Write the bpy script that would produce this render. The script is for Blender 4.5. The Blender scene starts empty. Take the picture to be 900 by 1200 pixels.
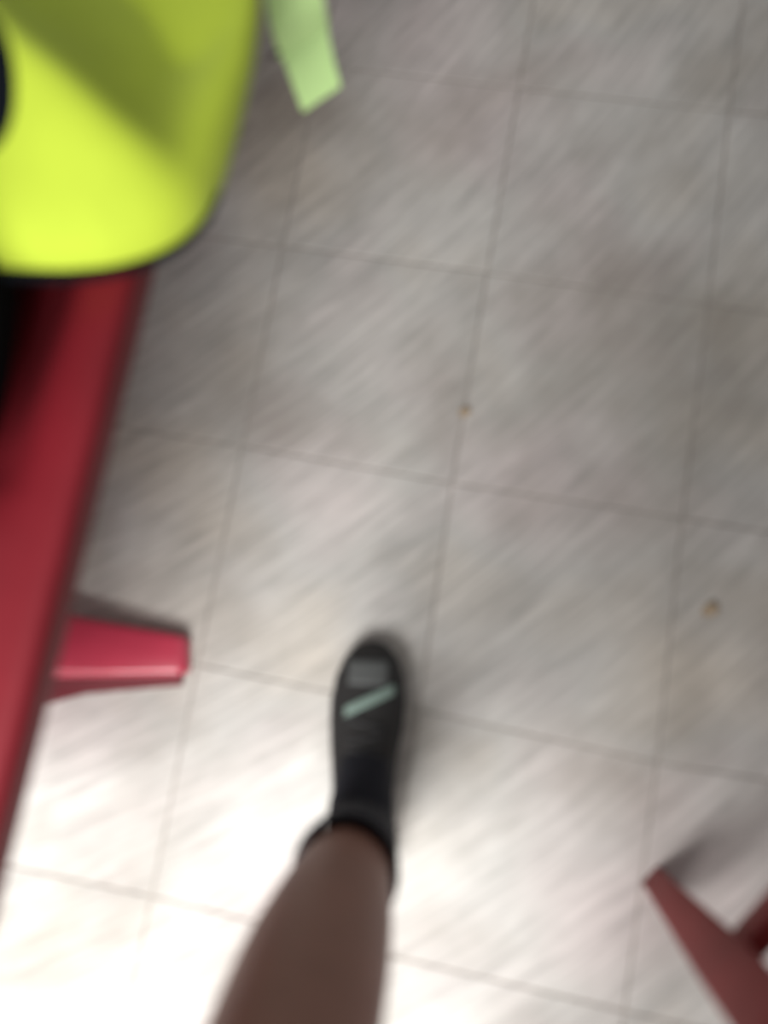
import bpy, bmesh, math, random
from mathutils import Vector, Matrix, noise

random.seed(7)
S = bpy.context.scene
COL = S.collection

# ------------------------------------------------------------------ camera, world, light, exposure
F = 950.0                                     # focal length in pixels of the 900x1200 frame
RV = Vector((0.16192399695583815, 0.09638128226999246, 0.16823895524184718))
CAM = Vector((0.3308168290999988, -0.8213196222822007, 1.0764732563234487))
ROT = Matrix.Rotation(RV.length, 3, RV.normalized())

cd = bpy.data.cameras.new('camera')
cam = bpy.data.objects.new('camera', cd)
COL.objects.link(cam)
cam.matrix_world = Matrix.Translation(CAM) @ ROT.to_4x4()
cd.sensor_fit = 'VERTICAL'
cd.sensor_height = 36.0
cd.lens = F / 1200 * 36.0
cd.clip_start = 0.02
cd.dof.use_dof = True                         # the photograph is out of focus everywhere
cd.dof.focus_distance = 6.0
cd.dof.aperture_fstop = 1.5
S.camera = cam

S.view_settings.view_transform = 'Standard'
S.view_settings.look = 'None'
S.view_settings.gamma = 1.0
S.view_settings.use_curve_mapping = False
S.view_settings.exposure = 0.0

w = bpy.data.worlds.new('overcast')
S.world = w
w.use_nodes = True
bg = w.node_tree.nodes['Background']
bg.inputs[0].default_value = (1.0, 0.985, 0.965, 1)
bg.inputs[1].default_value = 0.35


def at(px, py, z=0.0):
    """point of height z seen at pixel px, py of the 900x1200 frame"""
    d = ROT @ Vector(((px - 450) / F, -(py - 600) / F, -1.0))
    return CAM + d * ((z - CAM.z) / d.z)


def area(name, loc, target, size, power, col):
    l = bpy.data.lights.new(name, 'AREA')
    l.shape = 'RECTANGLE'
    l.size, l.size_y = size
    l.energy = power
    l.color = col
    o = bpy.data.objects.new(name, l)
    COL.objects.link(o)
    o.location = loc
    o.rotation_euler = (Vector(target) - Vector(loc)).to_track_quat('-Z', 'Y').to_euler()
    return o


corner = at(0, 1200)
area('daylight_from_entrance', (corner.x + 0.20, corner.y - 0.42, 1.22), (corner.x + 0.16, corner.y + 0.25, 0), (0.7, 0.7), 44, (1.0, 0.99, 0.96))


# ------------------------------------------------------------------ materials
def mat(name, col, rough=0.6, spec=0.5, var=0.0, scale=20.0, bump=0.0, bscale=200.0, coat=0.0, sheen=0.0, sub=0.0):
    m = bpy.data.materials.new(name)
    m.use_nodes = True
    nt = m.node_tree
    b = nt.nodes['Principled BSDF']
    b.inputs['Base Color'].default_value = (*col, 1)
    b.inputs['Roughness'].default_value = rough
    b.inputs['Specular IOR Level'].default_value = spec
    b.inputs['Coat Weight'].default_value = coat
    b.inputs['Coat Roughness'].default_value = 0.25
    b.inputs['Sheen Weight'].default_value = sheen
    if sub:
        b.inputs['Subsurface Weight'].default_value = sub
        b.inputs['Subsurface Radius'].default_value = (0.01, 0.004, 0.002)
    tc = nt.nodes.new('ShaderNodeTexCoord')
    if var:
        n = nt.nodes.new('ShaderNodeTexNoise')
        n.inputs['Scale'].default_value = scale
        n.inputs['Detail'].default_value = 4
        nt.links.new(tc.outputs['Object'], n.inputs['Vector'])
        r = nt.nodes.new('ShaderNodeValToRGB')
        r.color_ramp.elements[0].position = 0.3
        r.color_ramp.elements[1].position = 0.7
        r.color_ramp.elements[0].color = (*[c * (1 - var) for c in col], 1)
        r.color_ramp.elements[1].color = (*[min(1, c * (1 + var)) for c in col], 1)
        nt.links.new(n.outputs['Fac'], r.inputs[0])
        nt.links.new(r.outputs[0], b.inputs['Base Color'])
    if bump:
        n2 = nt.nodes.new('ShaderNodeTexNoise')
        n2.inputs['Scale'].default_value = bscale
        nt.links.new(tc.outputs['Object'], n2.inputs['Vector'])
        bp = nt.nodes.new('ShaderNodeBump')
        bp.inputs['Strength'].default_value = bump
        bp.inputs['Distance'].default_value = 0.002
        nt.links.new(n2.outputs['Fac'], bp.inputs['Height'])
        nt.links.new(bp.outputs[0], b.inputs['Normal'])
    return m


def tile_material():
    """mottled grey-beige floor tile with a fine brushed grain and brown scuffs"""
    m = bpy.data.materials.new('floor_tile')
    m.use_nodes = True
    nt = m.node_tree
    N, L = nt.nodes, nt.links
    b = N['Principled BSDF']
    b.inputs['Specular IOR Level'].default_value = 0.35
    geo = N.new('ShaderNodeNewGeometry')
    c = (-1.62, 1.16, 0)                       # centre of the sweeping grain

    def mth(op, a, bb=None):
        n = N.new('ShaderNodeMath')
        n.operation = op
        for i, v in enumerate((a, bb)):
            if v is None:
                continue
            if isinstance(v, (int, float)):
                n.inputs[i].default_value = v
            else:
                L.new(v, n.inputs[i])
        return n.outputs[0]

    sub = N.new('ShaderNodeVectorMath')
    sub.operation = 'SUBTRACT'
    L.new(geo.outputs['Position'], sub.inputs[0])
    sub.inputs[1].default_value = c
    ln = N.new('ShaderNodeVectorMath')
    ln.operation = 'LENGTH'
    L.new(sub.outputs[0], ln.inputs[0])
    sx = N.new('ShaderNodeSeparateXYZ')
    L.new(sub.outputs[0], sx.inputs[0])
    th = mth('ARCTAN2', sx.outputs[1], sx.outputs[0])
    inf = N.new('ShaderNodeObjectInfo')

    def grain(kr, kt, seed, detail=3):
        cb = N.new('ShaderNodeCombineXYZ')
        L.new(mth('MULTIPLY', ln.outputs['Value'], kr), cb.inputs[0])
        L.new(mth('MULTIPLY', th, kt), cb.inputs[1])
        cb.inputs[2].default_value = seed
        n = N.new('ShaderNodeTexNoise')
        n.inputs['Scale'].default_value = 1.0
        n.inputs['Detail'].default_value = detail
        n.inputs['Roughness'].default_value = 0.62
        L.new(cb.outputs[0], n.inputs['Vector'])
        return mth('SUBTRACT', n.outputs['Fac'], 0.5)

    def cloud(scale, detail=4, off=0.0):
        ad = N.new('ShaderNodeVectorMath')
        ad.operation = 'ADD'
        L.new(geo.outputs['Position'], ad.inputs[0])
        ad.inputs[1].default_value = (off, off * 0.7, off * 1.3)
        n = N.new('ShaderNodeTexNoise')
        n.inputs['Scale'].default_value = scale
        n.inputs['Detail'].default_value = detail
        L.new(ad.outputs[0], n.inputs['Vector'])
        return mth('SUBTRACT', n.outputs['Fac'], 0.5)

    v = mth('MULTIPLY', grain(48, 11, 0.0, 4), 0.46)
    v = mth('ADD', v, mth('MULTIPLY', grain(130, 22, 4.0, 3), 0.90))
    v = mth('ADD', v, mth('MULTIPLY', cloud(7.0, 4, 3.1), 0.60))
    v = mth('ADD', v, mth('MULTIPLY', mth('SUBTRACT', inf.outputs['Random'], 0.5), 0.10))
    v = mth('ADD', v, 1.0)
    ramp = N.new('ShaderNodeValToRGB')          # hue drifts between grey, pinkish and beige
    e = ramp.color_ramp.elements
    e[0].position, e[0].color = 0.32, (0.50, 0.46, 0.41, 1)
    e[1].position, e[1].color = 0.68, (0.53, 0.48, 0.47, 1)
    k = ramp.color_ramp.elements.new(0.5)
    k.color = (0.50, 0.485, 0.465, 1)
    L.new(mth('ADD', cloud(3.2, 2, 9.0), 0.5), ramp.inputs[0])
    mul = N.new('ShaderNodeVectorMath')
    mul.operation = 'SCALE'
    L.new(ramp.outputs[0], mul.inputs[0])
    L.new(v, mul.inputs['Scale'])
    # brown worn dirt
    dirt = N.new('ShaderNodeValToRGB')
    dirt.color_ramp.elements[0].position = 0.46
    dirt.color_ramp.elements[1].position = 0.74
    L.new(mth('ADD', cloud(4.2, 5, 21.0), 0.5), dirt.inputs[0])
    mix = N.new('ShaderNodeMix')
    mix.data_type = 'RGBA'
    L.new(mth('MULTIPLY', dirt.outputs[0], 0.62), mix.inputs['Factor'])
    L.new(mul.outputs[0], mix.inputs['A'])
    mix.inputs['B'].default_value = (0.25, 0.215, 0.18, 1)
    L.new(mix.outputs['Result'], b.inputs['Base Color'])
    b.inputs['Roughness'].default_value = 0.55
    bp = N.new('ShaderNodeBump')
    bp.inputs['Strength'].default_value = 0.12
    bp.inputs['Distance'].default_value = 0.001
    L.new(v, bp.inputs['Height'])
    L.new(bp.outputs[0], b.inputs['Normal'])
    return m


M = {
    'tile': tile_material(),
    'grout': mat('cement_grout', (0.34, 0.31, 0.285), 0.9, var=0.2, scale=40, bump=0.3, bscale=300),
    'crumb': mat('dry_crumb', (0.42, 0.32, 0.22), 0.9, var=0.3, scale=200),
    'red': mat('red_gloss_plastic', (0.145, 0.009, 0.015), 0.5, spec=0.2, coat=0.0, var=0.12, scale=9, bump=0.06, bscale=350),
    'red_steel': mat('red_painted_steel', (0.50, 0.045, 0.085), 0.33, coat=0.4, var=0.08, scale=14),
    'red_matt': mat('red_worn_paint', (0.235, 0.028, 0.028), 0.55, spec=0.3, var=0.15, scale=12, bump=0.05),
    'red_shade': mat('shaded_red', (0.13, 0.014, 0.022), 0.6, spec=0.3),  # red with the shade of the foot's near side mixed in
    'step_shade': mat('black_step_shade', (0.02, 0.02, 0.02), 0.8),  # black for the shade at the strap overlap
    'yellow': mat('neon_yellow_fabric', (0.40, 0.51, 0.035), 0.8, spec=0.25, sheen=0.15, bump=0.15, bscale=900, var=0.03, scale=30),
    'green': mat('pale_neon_webbing', (0.66, 0.95, 0.40), 0.7, spec=0.3, bump=0.4, bscale=1200),
    'black_fabric': mat('black_fabric', (0.004, 0.005, 0.007), 1.0, spec=0.06, bump=0.2, bscale=700),
    'skin': mat('brown_skin', (0.235, 0.11, 0.08), 0.5, sub=0.06, var=0.08, scale=22, bump=0.08, bscale=260),
    'sock': mat('black_knit', (0.010, 0.011, 0.018), 0.9, bump=0.5, bscale=600),
    'shoe': mat('black_mesh_upper', (0.016, 0.015, 0.015), 0.7, bump=0.5, bscale=500),
    'shoe_grey': mat('grey_toe_mesh', (0.085, 0.09, 0.09), 0.6, bump=0.4, bscale=500),
    'mint': mat('pale_green_overlay', (0.24, 0.33, 0.29), 0.5),
    'sole': mat('charcoal_rubber_sole', (0.05, 0.052, 0.055), 0.75),
    'lace': mat('dark_lace', (0.035, 0.034, 0.036), 0.8),
    'shorts': mat('dark_shorts_cloth', (0.03, 0.032, 0.045), 0.85, bump=0.2, bscale=500),
}


# ------------------------------------------------------------------ helpers
def link(name, mesh_or_bm, m=None, parent=None, smooth=True):
    if isinstance(mesh_or_bm, bmesh.types.BMesh):
        bmesh.ops.recalc_face_normals(mesh_or_bm, faces=mesh_or_bm.faces)
        me = bpy.data.meshes.new(name)
        mesh_or_bm.to_mesh(me)
        mesh_or_bm.free()
    else:
        me = mesh_or_bm
    if m:
        me.materials.append(m)
    if smooth:
        for p in me.polygons:
            p.use_smooth = True
    o = bpy.data.objects.new(name, me)
    COL.objects.link(o)
    if parent:
        o.parent = parent
        o.matrix_parent_inverse = root_inv(parent)
    return o


def root_inv(parent):
    """meshes are written in world space: undo the parent's location"""
    mt = Matrix.Identity(4)
    p = parent
    if p.type == 'EMPTY':
        mt = Matrix.Translation(-p.location)
    return mt


def thing(name, label, cat, loc, group=None):
    o = bpy.data.objects.new(name, None)
    o.empty_display_size = 0.05
    COL.objects.link(o)
    o.location = loc
    o['label'] = label
    o['category'] = cat
    if group:
        o['group'] = group
    return o


def loft(bm, rings, close=True):
    vs = [[bm.verts.new(p) for p in r] for r in rings]
    n = len(rings[0])
    for a, b in zip(vs, vs[1:]):
        for i in range(n):
            bm.faces.new((a[i], a[(i + 1) % n], b[(i + 1) % n], b[i]))
    if close:
        bm.faces.new(vs[0])
        bm.faces.new(vs[-1])
    return vs


def tube(bm, pts, r, seg=10, closed=False, flat=1.0):
    rings = []
    n = len(pts)
    for i, p in enumerate(pts):
        a = pts[max(i - 1, 0)] if not closed else pts[i - 1]
        b = pts[min(i + 1, n - 1)] if not closed else pts[(i + 1) % n]
        t = (b - a).normalized()
        s = t.cross(Vector((0, 0, 1)))
        s = s.normalized() if s.length > 1e-4 else Vector((1, 0, 0))
        u = s.cross(t).normalized()
        rr = r[i] if isinstance(r, (list, tuple)) else r
        rings.append([p + s * rr * math.cos(k * math.tau / seg) + u * rr * flat * math.sin(k * math.tau / seg) for k in range(seg)])
    loft(bm, rings, True)


def prism(bm, outline, z0, z1, bev=0.0, seg=3):
    lo = [bm.verts.new((p[0], p[1], z0)) for p in outline]
    hi = [bm.verts.new((p[0], p[1], z1)) for p in outline]
    n = len(outline)
    f = [bm.faces.new(lo), bm.faces.new(hi)]
    for i in range(n):
        f.append(bm.faces.new((lo[i], lo[(i + 1) % n], hi[(i + 1) % n], hi[i])))
    if bev:
        es = list({e for ff in f for e in ff.edges})
        bmesh.ops.bevel(bm, geom=es, offset=bev, segments=seg, affect='EDGES', profile=0.5)


def hexa(bm, bottom, top, bev=0.004):
    """solid from a lower and an upper quad of Vectors"""
    a = [bm.verts.new(p) for p in bottom]
    b = [bm.verts.new(p) for p in top]
    fs = [bm.faces.new(a), bm.faces.new(b)]
    for i in range(4):
        fs.append(bm.faces.new((a[i], a[(i + 1) % 4], b[(i + 1) % 4], b[i])))
    if bev:
        es = list({e for ff in fs for e in ff.edges})
        bmesh.ops.bevel(bm, geom=es, offset=bev, segments=3, affect='EDGES', profile=0.5)


# ------------------------------------------------------------------ floor
T = 0.30
seen = {(0, 1): (331, 288), (0, 2): (284, 522), (1, 0): (608, 103), (1, 1): (571, 319), (2, 0): (855, 130), (2, 1): (830, 357),
        (1, 2): (530, 566), (2, 2): (800, 607), (1, 3): (491, 832), (2, 3): (771, 893), (0, 4): (178, 1050)}
node = {}
I0, I1, J0, J1 = -6, 8, -5, 9
for i in range(I0, I1 + 1):
    for j in range(J0, J1 + 1):
        p = Vector((i * T, -j * T, 0))
        if (i, j) in seen:
            q = at(*seen[(i, j)])
            node[(i, j)] = q
        else:
            ws, d = 0.0, Vector((0, 0, 0))
            for (a, b), s in seen.items():
                r2 = (a - i) ** 2 + (b - j) ** 2
                k = math.exp(-r2 / 1.6)
                ws += k
                d += (at(*s) - Vector((a * T, -b * T, 0))) * k
            node[(i, j)] = p + d / (ws + 0.35)
TH = 0.012
bm = bmesh.new()
prism(bm, [(I0 * T - .02, -J1 * T - .02), (I1 * T + .02, -J1 * T - .02), (I1 * T + .02, -J0 * T + .02), (I0 * T - .02, -J0 * T + .02)], -0.06, -0.0016)
floor = link('floor', bm, M['grout'], smooth=False)
floor['kind'] = 'structure'
for i in range(I0, I1):
    for j in range(J0, J1):
        c = [node[(i, j + 1)], node[(i + 1, j + 1)], node[(i + 1, j)], node[(i, j)]]
        m = sum(c, Vector()) / 4
        dz = random.uniform(-0.0008, 0.0)
        bm = bmesh.new()

        def ring(ins, z):
            out = []
            for k in range(4):
                d1 = (c[(k + 1) % 4] - c[k]).normalized()
                d2 = (c[k - 1] - c[k]).normalized()
                q = c[k] + (d1 + d2) * ins - m
                out.append(bm.verts.new((q.x, q.y, z)))
            return out
        r0, r1, r2 = ring(0.0013, -0.006), ring(0.0013, -0.0008), ring(0.0024, 0.0)
        for a, b in ((r0, r1), (r1, r2)):
            for k in range(4):
                bm.faces.new((a[k], a[(k + 1) % 4], b[(k + 1) % 4], b[k]))
        bm.faces.new(r2)
        bm.faces.new(r0)
        t = link('floor_tile', bm, M['tile'], floor, smooth=False)
        t.location = (m.x, m.y, dz)


# ------------------------------------------------------------------ bench on the left
BZ = 0.45
e0, e1 = at(155, 310, BZ), at(0, 930, BZ)
dy = (e1 - e0)
ed = dy.normalized()                           # along the edge, towards the viewer
en = Vector((ed.y, -ed.x, 0))                  # pointing left, away from the edge
if en.x > 0:
    en = -en
A = e0 - ed * 0.95
B = e1 + ed * 0.22
BL = (B - A).length
ft = at(222, 772, 0.0)
bench = thing('bench', 'glossy red bench with T-shaped foot, running along left side of the tiled floor', 'bench', (ft.x - 0.18, ft.y, 0))


def bench_seat():
    bm = bmesh.new()
    # profile across the seat: (distance from the edge, height)
    prof = [(0.006, -0.050), (0.0, -0.044), (0.0, -0.010), (0.003, -0.003), (0.010, 0.0)]
    k = 40
    for q in range(1, k + 1):
        prof.append((0.010 + 0.40 * q / k, None))
    prof += [(0.418, -0.003), (0.42, -0.010), (0.42, -0.05), (0.41, -0.075), (0.07, -0.075), (0.02, -0.05)]
    ns = 60
    rings = []
    for s in range(ns + 1):
        t = s / ns
        base = A.lerp(B, t)
        yy = t * BL
        rg = []
        for (d, h) in prof:
            if h is None:
                ph = ((yy - (BL - 0.43)) / 0.62) % 1.0       # moulded bays, 0.62 m apart
                ph = (ph - 0.22) / 0.78
                bay = max(0.0, math.sin(math.pi * ph)) ** 0.5 if ph > 0 else 0.0
                u = min(1, max(0, (d - 0.03) / 0.07))
                u = u * u * (3 - 2 * u)
                v = min(1, max(0, (0.41 - d) / 0.07))
                h = -0.05 * bay * u * v
            q = base + en * d
            rg.append(Vector((q.x, q.y, BZ + h)))
        rings.append(rg)
    loft(bm, rings, True)
    return bm


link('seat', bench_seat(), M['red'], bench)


def bench_leg(centre):
    """a foot lying on the floor, an upright post and a mounting plate"""
    fx = Vector((1, 0, 0))
    fy = Vector((0, 1, 0))
    # the foot: full height at the post, tapering to its tip
    bm = bmesh.new()
    rings = []
    secs = [(224, 752, 786, 0.016), (221, 746, 789, 0.021), (212, 743, 791, 0.024), (130, 728, 793, 0.032), (60, 714, 794, 0.038), (-20, 708, 796, 0.052), (-70, 708, 797, 0.062),
            (-120, 710, 796, 0.056), (-190, 722, 794, 0.042), (-260, 735, 790, 0.028), (-266, 742, 785, 0.018)]
    o0 = at(222, 772, 0)
    for px, yu, yl, h in secs:
        a_, b_ = at(px, yu, 0), at(px, yl, 0)
        sh = centre - Vector((o0.x, o0.y, 0))
        a_, b_ = a_ + sh, b_ + sh
        pr = [(0, 0), (1, 0), (1, .6), (.985, .8), (.94, .93), (.86, .985), (.5, 1.0), (.14, .985), (.06, .93), (.015, .8), (0, .6)]
        rings.append([a_.lerp(b_, t) + Vector((0, 0, 0.0005 + h * z)) for t, z in pr])
    loft(bm, rings, True)
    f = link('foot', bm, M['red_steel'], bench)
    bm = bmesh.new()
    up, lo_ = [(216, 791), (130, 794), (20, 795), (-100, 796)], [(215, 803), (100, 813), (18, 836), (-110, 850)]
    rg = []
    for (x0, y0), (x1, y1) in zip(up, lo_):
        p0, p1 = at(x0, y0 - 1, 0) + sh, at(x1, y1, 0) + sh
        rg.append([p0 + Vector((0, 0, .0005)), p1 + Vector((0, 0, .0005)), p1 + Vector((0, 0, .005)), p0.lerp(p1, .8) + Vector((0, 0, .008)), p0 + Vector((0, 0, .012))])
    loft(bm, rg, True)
    fl = link('foot_side_shade', bm, M['red_shade'], bench, smooth=False)  # shaded side of the foot, put in as a dark strip
    fl['label'] = 'dark red strip painted as shade along the near side of the foot'
    bm = bmesh.new()
    pc = centre + fx * -0.22
    prism(bm, [(pc.x - .03, pc.y - .02), (pc.x + .03, pc.y - .02), (pc.x + .03, pc.y + .02), (pc.x - .03, pc.y + .02)], 0.06, BZ - 0.081, 0.005)
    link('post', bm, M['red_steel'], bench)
    bm = bmesh.new()
    prism(bm, [(pc.x - .14, pc.y - .035), (pc.x + .14, pc.y - .035), (pc.x + .14, pc.y + .035), (pc.x - .14, pc.y + .035)], BZ - 0.082, BZ - 0.075, 0.002)
    link('mounting_plate', bm, M['red_steel'], bench)


fc = at(128, 772, 0.012)
tipx = at(222, 772, 0.0).x
bench_leg(Vector((tipx, at(222, 772, 0.0).y, 0)))
bench_leg(Vector((tipx, at(222, 772, 0.0).y + 1.13, 0)))

# ------------------------------------------------------------------ neon yellow bag
ZR = 0.50
out_px = [(-300, 60), (-285, 170), (-230, 260), (-130, 300), (-40, 309), (30, 314), (90, 314), (150, 304), (200, 283), (235, 250), (256, 205), (270, 160),
          (283, 110), (294, 60), (301, 10), (303, -60), (298, -140), (270, -215), (200, -262), (90, -280), (-60, -280), (-190, -250), (-270, -170), (-300, -60)]
CB = Vector((0.0, 20.0))
polar = sorted([(math.atan2(y - CB.y, x - CB.x), math.hypot(x - CB.x, y - CB.y)) for x, y in out_px])


def rad(a):
    """smooth radius of the outline at an angle (pixels at the rim's height)"""
    a = (a + math.pi) % math.tau - math.pi
    n = len(polar)
    for i in range(n):
        a0, r0 = polar[i]
        a1, r1 = polar[(i + 1) % n]
        if i == n - 1:
            a1 += math.tau
            if a < a0:
                a += math.tau
        if a0 <= a <= a1:
            t = (a - a0) / (a1 - a0)
            rm, rn = polar[i - 1][1], polar[(i + 2) % n][1]
            return 0.5 * ((2 * r0) + (r1 - rm) * t + (2 * rm - 5 * r0 + 4 * r1 - rn) * t * t + (3 * r0 - rm - 3 * r1 + rn) * t ** 3)
    return polar[0][1]


def bag_z(x, y):
    """height of the bag's upper skin over the point drawn at x, y on the rim plane"""
    dx, dyy = x - CB.x, y - CB.y
    r = math.hypot(dx, dyy)
    t = min(1.0, r / rad(math.atan2(dyy, dx)))
    env = (1 - t ** 2.6)
    z = 0.075 * math.sqrt(max(0, 1 - t ** 2.2))
    s = ((x - 110) * 0.62 - (y - 150) * 0.78)                     # signed distance from the long fold, up-right positive
    z += env * 0.026 * math.exp(-((s + 12) / (62 if s < -12 else 52)) ** 2)
    if s > -10:
        z -= min(1, env * 1.8) * 0.00034 * (s + 10) ** 1.0 * min(1, (s + 10) / 40)
    z += env * 0.010 * math.exp(-(((x - 262) / 26) ** 2))
    z -= env * 0.034 * math.exp(-(((x + 45) / 75) ** 2 + ((y - 155) / 75) ** 2))
    z += env * 0.0025 * math.sin(x / 27.0 + y / 70.0)
    return ZR + max(z, 0.018 * math.sqrt(max(0, 1 - t ** 2.2)))


bc = at(0, 20, BZ)
bag = thing('fabric_bag', 'neon yellow fabric bag with black trim lying on the red bench', 'bag', (bc.x, bc.y, BZ))
bm = bmesh.new()
NA, NT = 120, 36
rings = []
for k in range(NT):
    t = (k + 1) / NT
    rg = []
    for a in range(NA):
        an = a * math.tau / NA
        r = rad(an) * t
        x, y = CB.x + math.cos(an) * r, CB.y + math.sin(an) * r
        q = at(x, y, ZR)
        rg.append(Vector((q.x, q.y, bag_z(x, y))))
    rings.append(rg)
for k, (t, z) in enumerate([(1.0, ZR - 0.008), (0.99, ZR - 0.018), (0.965, ZR - 0.03), (0.92, BZ + 0.010), (0.86, BZ + 0.003), (0.78, BZ + 0.001)]):
    rg = []
    for a in range(NA):
        an = a * math.tau / NA
        r = rad(an) * t
        q = at(CB.x + math.cos(an) * r, CB.y + math.sin(an) * r, ZR)
        rg.append(Vector((q.x, q.y, z)))
    rings.append(rg)
loft(bm, rings, False)
bm.verts.ensure_lookup_table()
cv = bm.verts.new(sum(rings[0], Vector()) / NA)
bm.verts.ensure_lookup_table()
for a in range(NA):
    bm.faces.new((bm.verts[a], bm.verts[(a + 1) % NA], cv))
last = (len(rings) - 1) * NA
bm.verts.ensure_lookup_table()
bm.faces.new([bm.verts[last + a] for a in range(NA)])
link('bag_body', bm, M['yellow'], bag)
# black binding along the lower hem
pts = []
for a in range(0, 61):
    an = math.radians(38 + 112 * a / 60)
    r = rad(an) * 1.016
    q = at(CB.x + math.cos(an) * r, CB.y + math.sin(an) * r, ZR)
    pts.append(Vector((q.x, q.y, ZR - 0.006)))
bm = bmesh.new()
tube(bm, pts, [0.0018 + 0.0042 * math.sin(math.pi * i / 60) for i in range(61)], 8)
o = link('trim_binding', bm, M['black_fabric'], bag)
o['label'] = 'black binding along the rounded hem'
# black panel sunk in the side
bm = bmesh.new()
rings = []
for k in range(1, 11):
    t = k / 10
    rg = []
    for a in range(48):
        an = a * math.tau / 48
        x, y = -8 + math.cos(an) * 88 * t, 160 + math.sin(an) * 74 * t
        q = at(x, y, ZR)
        rg.append(Vector((q.x, q.y, bag_z(x, y) + 0.0035 - 0.0035 * t ** 4)))
    rings.append(rg)
vs = loft(bm, rings, False)
bm.faces.new(vs[0])
o = link('side_panel', bm, M['black_fabric'], bag)
o['label'] = 'black oval panel in the yellow cloth'
# black lump added to darken the seat, mostly left of the picture
bm = bmesh.new()
rings = []
for t, z in ((0.80, 0.0), (0.97, 0.012), (1.0, 0.05), (1.0, 0.11), (0.94, 0.145), (0.78, 0.165), (0.45, 0.175), (0.1, 0.178)):
    rg = []
    for k in range(48):
        an = k * math.tau / 48
        x = -140 + 175 * t * math.copysign(abs(math.cos(an)) ** 0.7, math.cos(an))
        y = 400 + 225 * t * math.copysign(abs(math.sin(an)) ** 0.8, math.sin(an))
        x -= (y - 380) * 0.09
        q = at(x, y, BZ)
        rg.append(Vector((q.x, q.y, BZ + 0.001 + z)))
    rings.append(rg)
loft(bm, rings, True)
o = link('seat_darkener', bm, M['black_fabric'], bag)
o['label'] = 'added black lump darkening the bench seat at the left edge'
# strap hanging off the bag towards the floor
zt, zm, ze = 0.485, 0.36, 0.30


def strap(name, ks, m, parent, off=0.0):
    bm = bmesh.new()
    rings = []
    for (xl, yl, xr, yr, z) in ks:
        a, b = at(xl, yl, z), at(xr, yr, z)
        d = (b - a).normalized()
        nrm = Vector((d.y, -d.x, 0.5)).normalized() * 0.0012
        o_ = Vector((0, 0, off))
        rings.append([a - nrm + o_, a.lerp(b, .5) - nrm * 1.3 + o_, b - nrm + o_, b + nrm + o_, a.lerp(b, .5) + nrm * .7 + o_, a + nrm + o_])
    loft(bm, rings, True)
    return link(name, bm, m, parent, smooth=False)


st = strap('strap', [(190, -120, 240, -175, 0.535), (236, -140, 300, -180, 0.515), (270, -110, 338, -150, 0.49), (296, -60, 364, -95, 0.46), (309, -10, 374, -45, 0.43), (318, 35, 379, 0, 0.40), (329, 70, 384, 30, 0.362)], M['green'], bag, 0.0)
st['label'] = 'pale neon green webbing strap hanging over the bench edge'
strap('strap_end', [(326, 48, 378, 6, 0.361), (334, 75, 384, 38, 0.345), (345, 105, 391, 72, 0.325), (355, 131, 399, 101, 0.31)], M['green'], st)
bm = bmesh.new()
a, b = at(319, 66, 0.372), at(374, 24, 0.372)
tube(bm, [a, a.lerp(b, .33), a.lerp(b, .66), b], [0.0022] * 4, 8)
link('strap_step_shade', bm, M['step_shade'], st)  # dark bar drawn as the shadow where the strap layers overlap

# ------------------------------------------------------------------ red chair at the lower right
cA = at(766, 1034, 0.0)
ua = (at(905, 1046, 0.26) - at(846, 1112, 0.26))
ua.z = 0
ua.normalize()
va = Vector((ua.y, -ua.x, 0))
SP = 0.36
chair = thing('red_chair', 'red chair with flat tapering legs at lower right, mostly outside the picture', 'chair', (cA.x + ua.x * SP / 2 + va.x * SP / 2, cA.y + ua.y * SP / 2 + va.y * SP / 2, 0))
SH = 0.45
for sx in (0, 1):
    for sy in (0, 1):
        foot = cA + ua * SP * sx + va * SP * sy
        top = foot + ua * (0.012 if sx == 0 else -0.012) + va * (0.012 if sy == 0 else -0.012)
        iu = 1 if sx == 0 else -1
        iv = 1 if sy == 0 else -1
        bm = bmesh.new()

        def quad(c, wu, wv, z):
            # flat plate: wide along va, growing inwards
            p = []
            for a_, b_ in ((-.4, -.3), (.6, -.3), (.6, .7), (-.4, .7)):
                q = c + ua * iu * a_ * wu + va * iv * b_ * wv
                p.append(Vector((q.x, q.y, z)))
            return p
        top = top - ua * iu * 0.020
        rings = [quad(foot, 0.028, 0.034, 0.004), quad(foot.lerp(top, .25), 0.038, 0.044, 0.11), quad(foot.lerp(top, .6), 0.052, 0.062, 0.26),
                 quad(foot.lerp(top, .85), 0.056, 0.082, 0.38), quad(top, 0.058, 0.094, SH - 0.018)]
        loft(bm, rings, True)
        es = [e for e in bm.edges]
        bmesh.ops.bevel(bm, geom=es, offset=0.003, segments=2, affect='EDGES', profile=0.5)
        lg = link('leg', bm, M['red_matt'], chair)
        bm = bmesh.new()
        g = quad(foot, 0.030, 0.034, 0.0)
        prism(bm, [(p.x, p.y) for p in g], 0.0, 0.008, 0.002)
        link('foot_pad', bm, M['red_matt'], lg)
for k in range(2):
    o_ = va * (0.012 + (SP - 0.024) * k)
    a = cA + o_ + ua * 0.018
    b = cA + o_ + ua * (SP - 0.018)
    bm = bmesh.new()
    w2 = va * 0.011
    hexa(bm, [Vector((q.x, q.y, 0.225)) for q in (a - w2, b - w2, b + w2, a + w2)], [Vector((q.x, q.y, 0.262)) for q in (a - w2, b - w2, b + w2, a + w2)], 0.003)
    link('stretcher', bm, M['red_matt'], chair)
bm = bmesh.new()
ol = []
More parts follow.
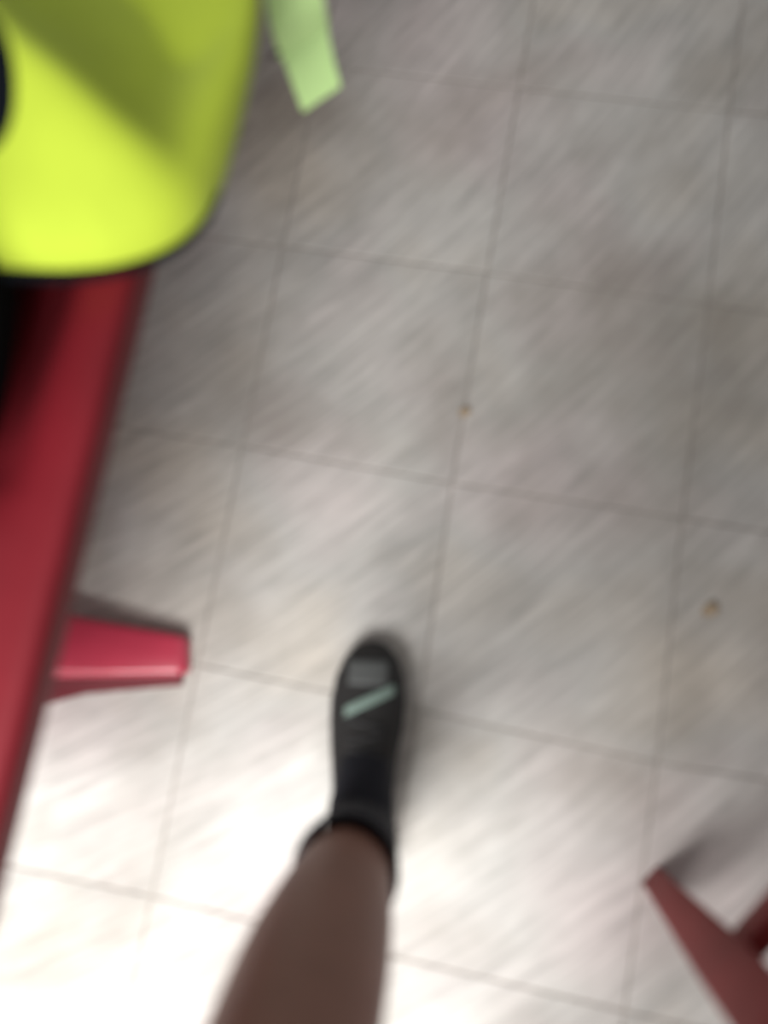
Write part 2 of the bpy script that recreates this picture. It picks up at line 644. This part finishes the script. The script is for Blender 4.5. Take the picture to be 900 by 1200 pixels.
for k in range(48):
    an = k * math.tau / 48
    cx = abs(math.cos(an)) ** 0.35 * math.copysign(1, math.cos(an)) * (SP / 2 + 0.012)
    cy = abs(math.sin(an)) ** 0.35 * math.copysign(1, math.sin(an)) * (SP / 2 + 0.012)
    q = cA + ua * (SP / 2 + cx) + va * (SP / 2 + cy)
    ol.append((q.x, q.y))
lo = []
cc = Vector((sum(p[0] for p in ol) / 48, sum(p[1] for p in ol) / 48, 0))
for t, z in ((0.97, SH - 0.020), (1.0, SH - 0.012), (1.0, SH - 0.002), (0.97, SH + 0.004), (0.9, SH + 0.002), (0.6, SH - 0.006), (0.2, SH - 0.009)):
    lo.append([Vector((cc.x + (p[0] - cc.x) * t, cc.y + (p[1] - cc.y) * t, z)) for p in ol])
loft(bm, lo, True)
link('seat', bm, M['red'], chair)
# backrest on the side away from the picture
for s in (0.06, 0.94):
    p = cA + va * SP * 1.0 + ua * SP * s
    bm = bmesh.new()
    tube(bm, [Vector((p.x, p.y, SH - 0.002)), Vector((p.x + va.x * .02, p.y + va.y * .02, 0.62)), Vector((p.x + va.x * .05, p.y + va.y * .05, 0.80))], 0.011, 10)
    link('back_post', bm, M['red_matt'], chair)
p = cA + va * (SP + 0.042)
bm = bmesh.new()
hexa(bm, [Vector(((p + ua * s * SP + va * w_).x, (p + ua * s * SP + va * w_).y, 0.64)) for s, w_ in ((0, -.02), (1, -.02), (1, -.005), (0, -.005))],
     [Vector(((p + ua * s * SP + va * w_).x, (p + ua * s * SP + va * w_).y, 0.82)) for s, w_ in ((0.03, .0), (.97, .0), (.97, .015), (0.03, .015))], 0.006)
link('backrest', bm, M['red'], chair)

# ------------------------------------------------------------------ person: the leg in view, the rest of the lower body behind the frame
ank = at(430, 962, 0.0)
toe = at(438, 752, 0.0)
fd = (toe - ank)
fd.z = 0
fd.normalize()
fr = Vector((fd.y, -fd.x, 0))                 # to the foot's right
if fr.x < 0:
    fr = -fr
person = thing('person', 'person standing with one bare brown lower leg, black sock and black trainer in view', 'person', (ank.x, ank.y, 0))

s22, s32, s42 = at(405, 1022, 0.22), at(378, 1100, 0.32), at(352, 1190, 0.42)
knee = s42 + (s42 - s32) * 0.75
knee.z = 0.50
hip = Vector((knee.x + 0.02, knee.y - 0.10, 0.88))
pel = hip + Vector((0.085, -0.01, 0.06))
hip2 = hip + Vector((0.17, -0.02, 0))
knee2 = hip2 + Vector((0.015, -0.10, -0.39))
ank2 = knee2 + Vector((0.0, -0.33, -0.345))
ball2 = ank2 + Vector((0.0, 0.11, -0.092))
waist = pel + Vector((0, 0, 0.16))


def skin_mesh(name, verts, edges, radii, root=0, sub=2):
    me = bpy.data.meshes.new(name + '_cage')
    me.from_pydata([tuple(v) for v in verts], edges, [])
    o = bpy.data.objects.new(name + '_cage', me)
    COL.objects.link(o)
    md = o.modifiers.new('skin', 'SKIN')
    md.use_smooth_shade = True
    for i, r in enumerate(radii):
        sv = me.skin_vertices[0].data[i]
        sv.radius = r if isinstance(r, tuple) else (r, r)
        sv.use_root = (i == root)
    sm = o.modifiers.new('sub', 'SUBSURF')
    sm.levels = sub
    sm.render_levels = sub
    dg = bpy.context.evaluated_depsgraph_get()
    dg.update()
    out = bpy.data.meshes.new_from_object(o.evaluated_get(dg))
    bpy.data.objects.remove(o)
    return out


a10 = ank + Vector((0, 0, 0.095))
a10.z = 0.095
s15 = a10.lerp(s22, 0.5)
ball = ank + fd * 0.13 + Vector((0, 0, 0.036))
toe_in = ank + fd * 0.185 + Vector((0, 0, 0.032))
heel_in = ank - fd * 0.030 + Vector((0, 0, 0.045))
mid = a10.lerp(ball, 0.4) - Vector((0, 0, 0.012))
V = [pel, hip, hip.lerp(knee, .5), knee, s42, s32, s22, s15, a10, ball, toe_in,
     hip2, hip2.lerp(knee2, .5), knee2, knee2.lerp(ank2, .35), knee2.lerp(ank2, .75), ank2, ball2, ball2 + Vector((0, .06, -0.002)), waist, heel_in, mid]
E = [(0, 1), (1, 2), (2, 3), (3, 4), (4, 5), (5, 6), (6, 7), (7, 8), (8, 21), (21, 9), (9, 10), (0, 11), (11, 12), (12, 13), (13, 14), (14, 15), (15, 16), (16, 17), (17, 18), (0, 19), (8, 20)]
R = [.12, .095, .082, .066, .069, .067, .050, .040, .035, (.026, .016), (.018, .010), .095, .082, .066, .064, .045, .036, (.024, .016), (.014, .010), .115, .026, (.026, .026)]
link('body', skin_mesh('body', V, E, R), M['skin'], person)

# shorts
V2 = [pel, hip, hip.lerp(knee, .35), hip.lerp(knee, .62), hip2, hip2.lerp(knee2, .35), hip2.lerp(knee2, .62), waist]
E2 = [(0, 1), (1, 2), (2, 3), (0, 4), (4, 5), (5, 6), (0, 7)]
link('shorts', skin_mesh('shorts', V2, E2, [.14, .115, .108, .104, .115, .108, .104, .128]), M['shorts'], person)


def ring_at(c, rx, ry, ax, ay, n=28, tilt=0.0):
    return [c + ax * rx * math.cos(k * math.tau / n) + ay * ry * math.sin(k * math.tau / n) + Vector((0, 0, tilt * math.sin(k * math.tau / n))) for k in range(n)]


def sock(a, b, axis_f, r0, r1, flare=True):
    bm = bmesh.new()
    rg = []
    side = Vector((axis_f.y, -axis_f.x, 0))
    for k in range(11):
        t = k / 10
        c = a.lerp(b, t)
        r = r0 + (r1 - r0) * t ** 1.2
        rg.append(ring_at(c, r, r * 1.04, side, axis_f))
    rg.append(ring_at(b + Vector((0, 0, 0.002)), r1 - 0.004, (r1 - 0.004) * 1.04, side, axis_f))
    rg.append(ring_at(b.lerp(a, 0.1), r1 - 0.006, (r1 - 0.006) * 1.04, side, axis_f))
    loft(bm, rg, False)
    return bm


bm = sock(a10 - Vector((0, 0, .02)), s15.lerp(s22, 1.0), fd, 0.043, 0.0545)
rg = []
sd_ = Vector((fd.y, -fd.x, 0))
for q, rx, rz, z in ((-0.055, .010, .012, .070), (-0.045, .028, .035, .070), (-0.02, .036, .045, .075), (0.01, .040, .050, .080), (0.035, .038, .044, .078), (0.06, .034, .034, .068), (0.085, .030, .026, .060), (0.10, .012, .012, .055)):
    c = ank + fd * q + Vector((0, 0, z))
    rg.append([c + sd_ * rx * math.cos(k * math.tau / 24) + Vector((0, 0, 1)) * rz * math.sin(k * math.tau / 24) for k in range(24)])
loft(bm, rg, True)
sk = link('sock', bm, M['sock'], person)


def trainer(org, f, lift=0.0, pitch=0.0):
    """trainer with heel at org - f*0.07; sub-parts sole, laces, overlay"""
    side = Vector((f.y, -f.x, 0))
    heel = org - f * 0.068
    Lh = 0.292

    def W(p):
        return p

    def P(s, y, z):
        return heel + f * (s * Lh) + side * y + Vector((0, 0, z))
    ws = [(0.0, .020, .052), (0.03, .030, .074), (0.10, .036, .088), (0.22, .036, .090), (0.34, .037, .090), (0.45, .040, .082), (0.58, .045, .070), (0.70, .048, .060),
          (0.82, .045, .053), (0.91, .037, .047), (0.965, .026, .040), (0.995, .012, .030)]
    bm = bmesh.new()
    rings = []
    for s, hw, h in ws:
        rg = []
        off = -0.004 * math.sin(math.pi * s)
        for k in range(24):
            an = k * math.tau / 24
            cx, cz = math.cos(an), math.sin(an)
            yy = math.copysign(abs(cx) ** 0.75, cx) * hw * (1.0 if cz < 0 else 1 - 0.30 * cz ** 2)
            zz = 0.018 + (h - 0.018) * (0.5 + 0.5 * math.copysign(abs(cz) ** 0.8, cz))
            rg.append(P(s, yy * 0.92 + off, zz))
        rings.append(rg)
    loft(bm, rings, True)
    shoe = link('shoe', bm, M['shoe'], person)
    # sole
    bm = bmesh.new()
    ol, n = [], 22
    prof = [(0, .012), (.02, .026), (.08, .038), (.2, .040), (.35, .039), (.5, .043), (.65, .050), (.75, .051), (.85, .047), (.93, .037), (.985, .022), (1.005, .008)]
    lf = [P(s, -w_ * 0.92 - .004 * math.sin(math.pi * s), 0) for s, w_ in prof]
    rt = [P(s, w_ * 0.92 - .004 * math.sin(math.pi * s), 0) for s, w_ in reversed(prof)]
    prism(bm, [(p.x, p.y) for p in lf + rt], 0.001, 0.024, 0.003, 2)
    link('sole', bm, M['sole'], shoe)

    def top_z(s, y):
        for (s0, w0, h0), (s1, w1, h1) in zip(ws, ws[1:]):
            if s0 <= s <= s1:
                t = (s - s0) / (s1 - s0)
                hw, h = w0 + (w1 - w0) * t, h0 + (h1 - h0) * t
                u = min(.98, abs(y) / (hw * 0.86))
                return 0.018 + (h - 0.018) * (0.5 + 0.5 * (1 - u ** 2.4) ** 0.5)
        return 0.03

    def overlay(name, s0, s1, y0, y1, m, skew=0.0, th=0.0022):
        bm = bmesh.new()
        rg = []
        for i in range(7):
            s = s0 + (s1 - s0) * i / 6
            up, dn = [], []
            for j in range(11):
                y = y0 + (y1 - y0) * j / 10
                ss = s + skew * (j / 10 - 0.5)
                z = top_z(ss, y + .004 * math.sin(math.pi * ss))
                up.append(P(ss, y, z + th))
                dn.append(P(ss, y, z - 0.006))
            rg.append(up + dn[::-1])
        loft(bm, rg, True)
        return link(name, bm, m, shoe)
    overlay('toe_cap', 0.82, 0.925, -0.026, 0.024, M['shoe_grey'], 0.0, 0.0015)
    g = overlay('overlay_stripe', 0.735, 0.778, -0.027, 0.033, M['mint'], 0.10, 0.003)
    g['label'] = 'pale grey-green stripe across the toe'
    for k in range(5):
        s = 0.44 + k * 0.055
        bm = bmesh.new()
        pts = []
        for j in range(9):
            y = -0.022 + 0.044 * j / 8
            ss = s + 0.03 * (j / 8 - .5) * (1 if k % 2 else -1)
            pts.append(P(ss, y, top_z(ss, y) + 0.0015))
        tube(bm, pts, 0.0028, 8, flat=0.6)
        link('lace', bm, M['lace'], shoe)
    # padded collar around the ankle
    bm = bmesh.new()
    ring = []
    for k in range(32):
        an = k * math.tau / 32
        s = 0.235 + 0.175 * math.cos(an)
        ring.append(P(s, 0.034 * math.sin(an), 0.090 + 0.004 * math.cos(an) ** 2))
    rings = []
    for i, p in enumerate(ring):
        t = (ring[(i + 1) % 32] - ring[i - 1]).normalized()
        sd = t.cross(Vector((0, 0, 1))).normalized()
        rings.append([p + sd * .006 * math.cos(q * math.tau / 8) + Vector((0, 0, 1)) * .008 * math.sin(q * math.tau / 8) for q in range(8)])
    rings.append(rings[0])
    loft(bm, rings, False)
    bmesh.ops.remove_doubles(bm, verts=bm.verts, dist=1e-5)
    link('collar', bm, M['shoe'], shoe)
    return shoe


trainer(ank, fd)
g2 = Vector((ank2.x, ank2.y, 0))
trainer(g2, Vector((0, 1, 0)))
link('sock', sock(Vector((ank2.x, ank2.y, 0.08)), knee2.lerp(ank2, .62), Vector((0, 1, 0)), 0.044, 0.058), M['sock'], person)

# ------------------------------------------------------------------ crumbs on the floor
for (px, py, r, lab) in ((545, 483, .006, 'small orange-brown crumb on the tile joint above picture centre'), (832, 714, .008, 'small tan crumb on tile at right edge of floor')):
    q = at(px, py)
    bm = bmesh.new()
    bmesh.ops.create_icosphere(bm, subdivisions=2, radius=r)
    for v in bm.verts:
        n = noise.noise(v.co * 220) * 0.3 + 1
        v.co = Vector((v.co.x * 1.5 * n, v.co.y * n, v.co.z * 0.45 * n))
        v.co = Matrix.Rotation(0.7, 3, 'Z') @ v.co
    o = link('crumb', bm, M['crumb'])
    o.location = (q.x, q.y, r * 0.42)
    o['label'] = lab
    o['category'] = 'crumb'
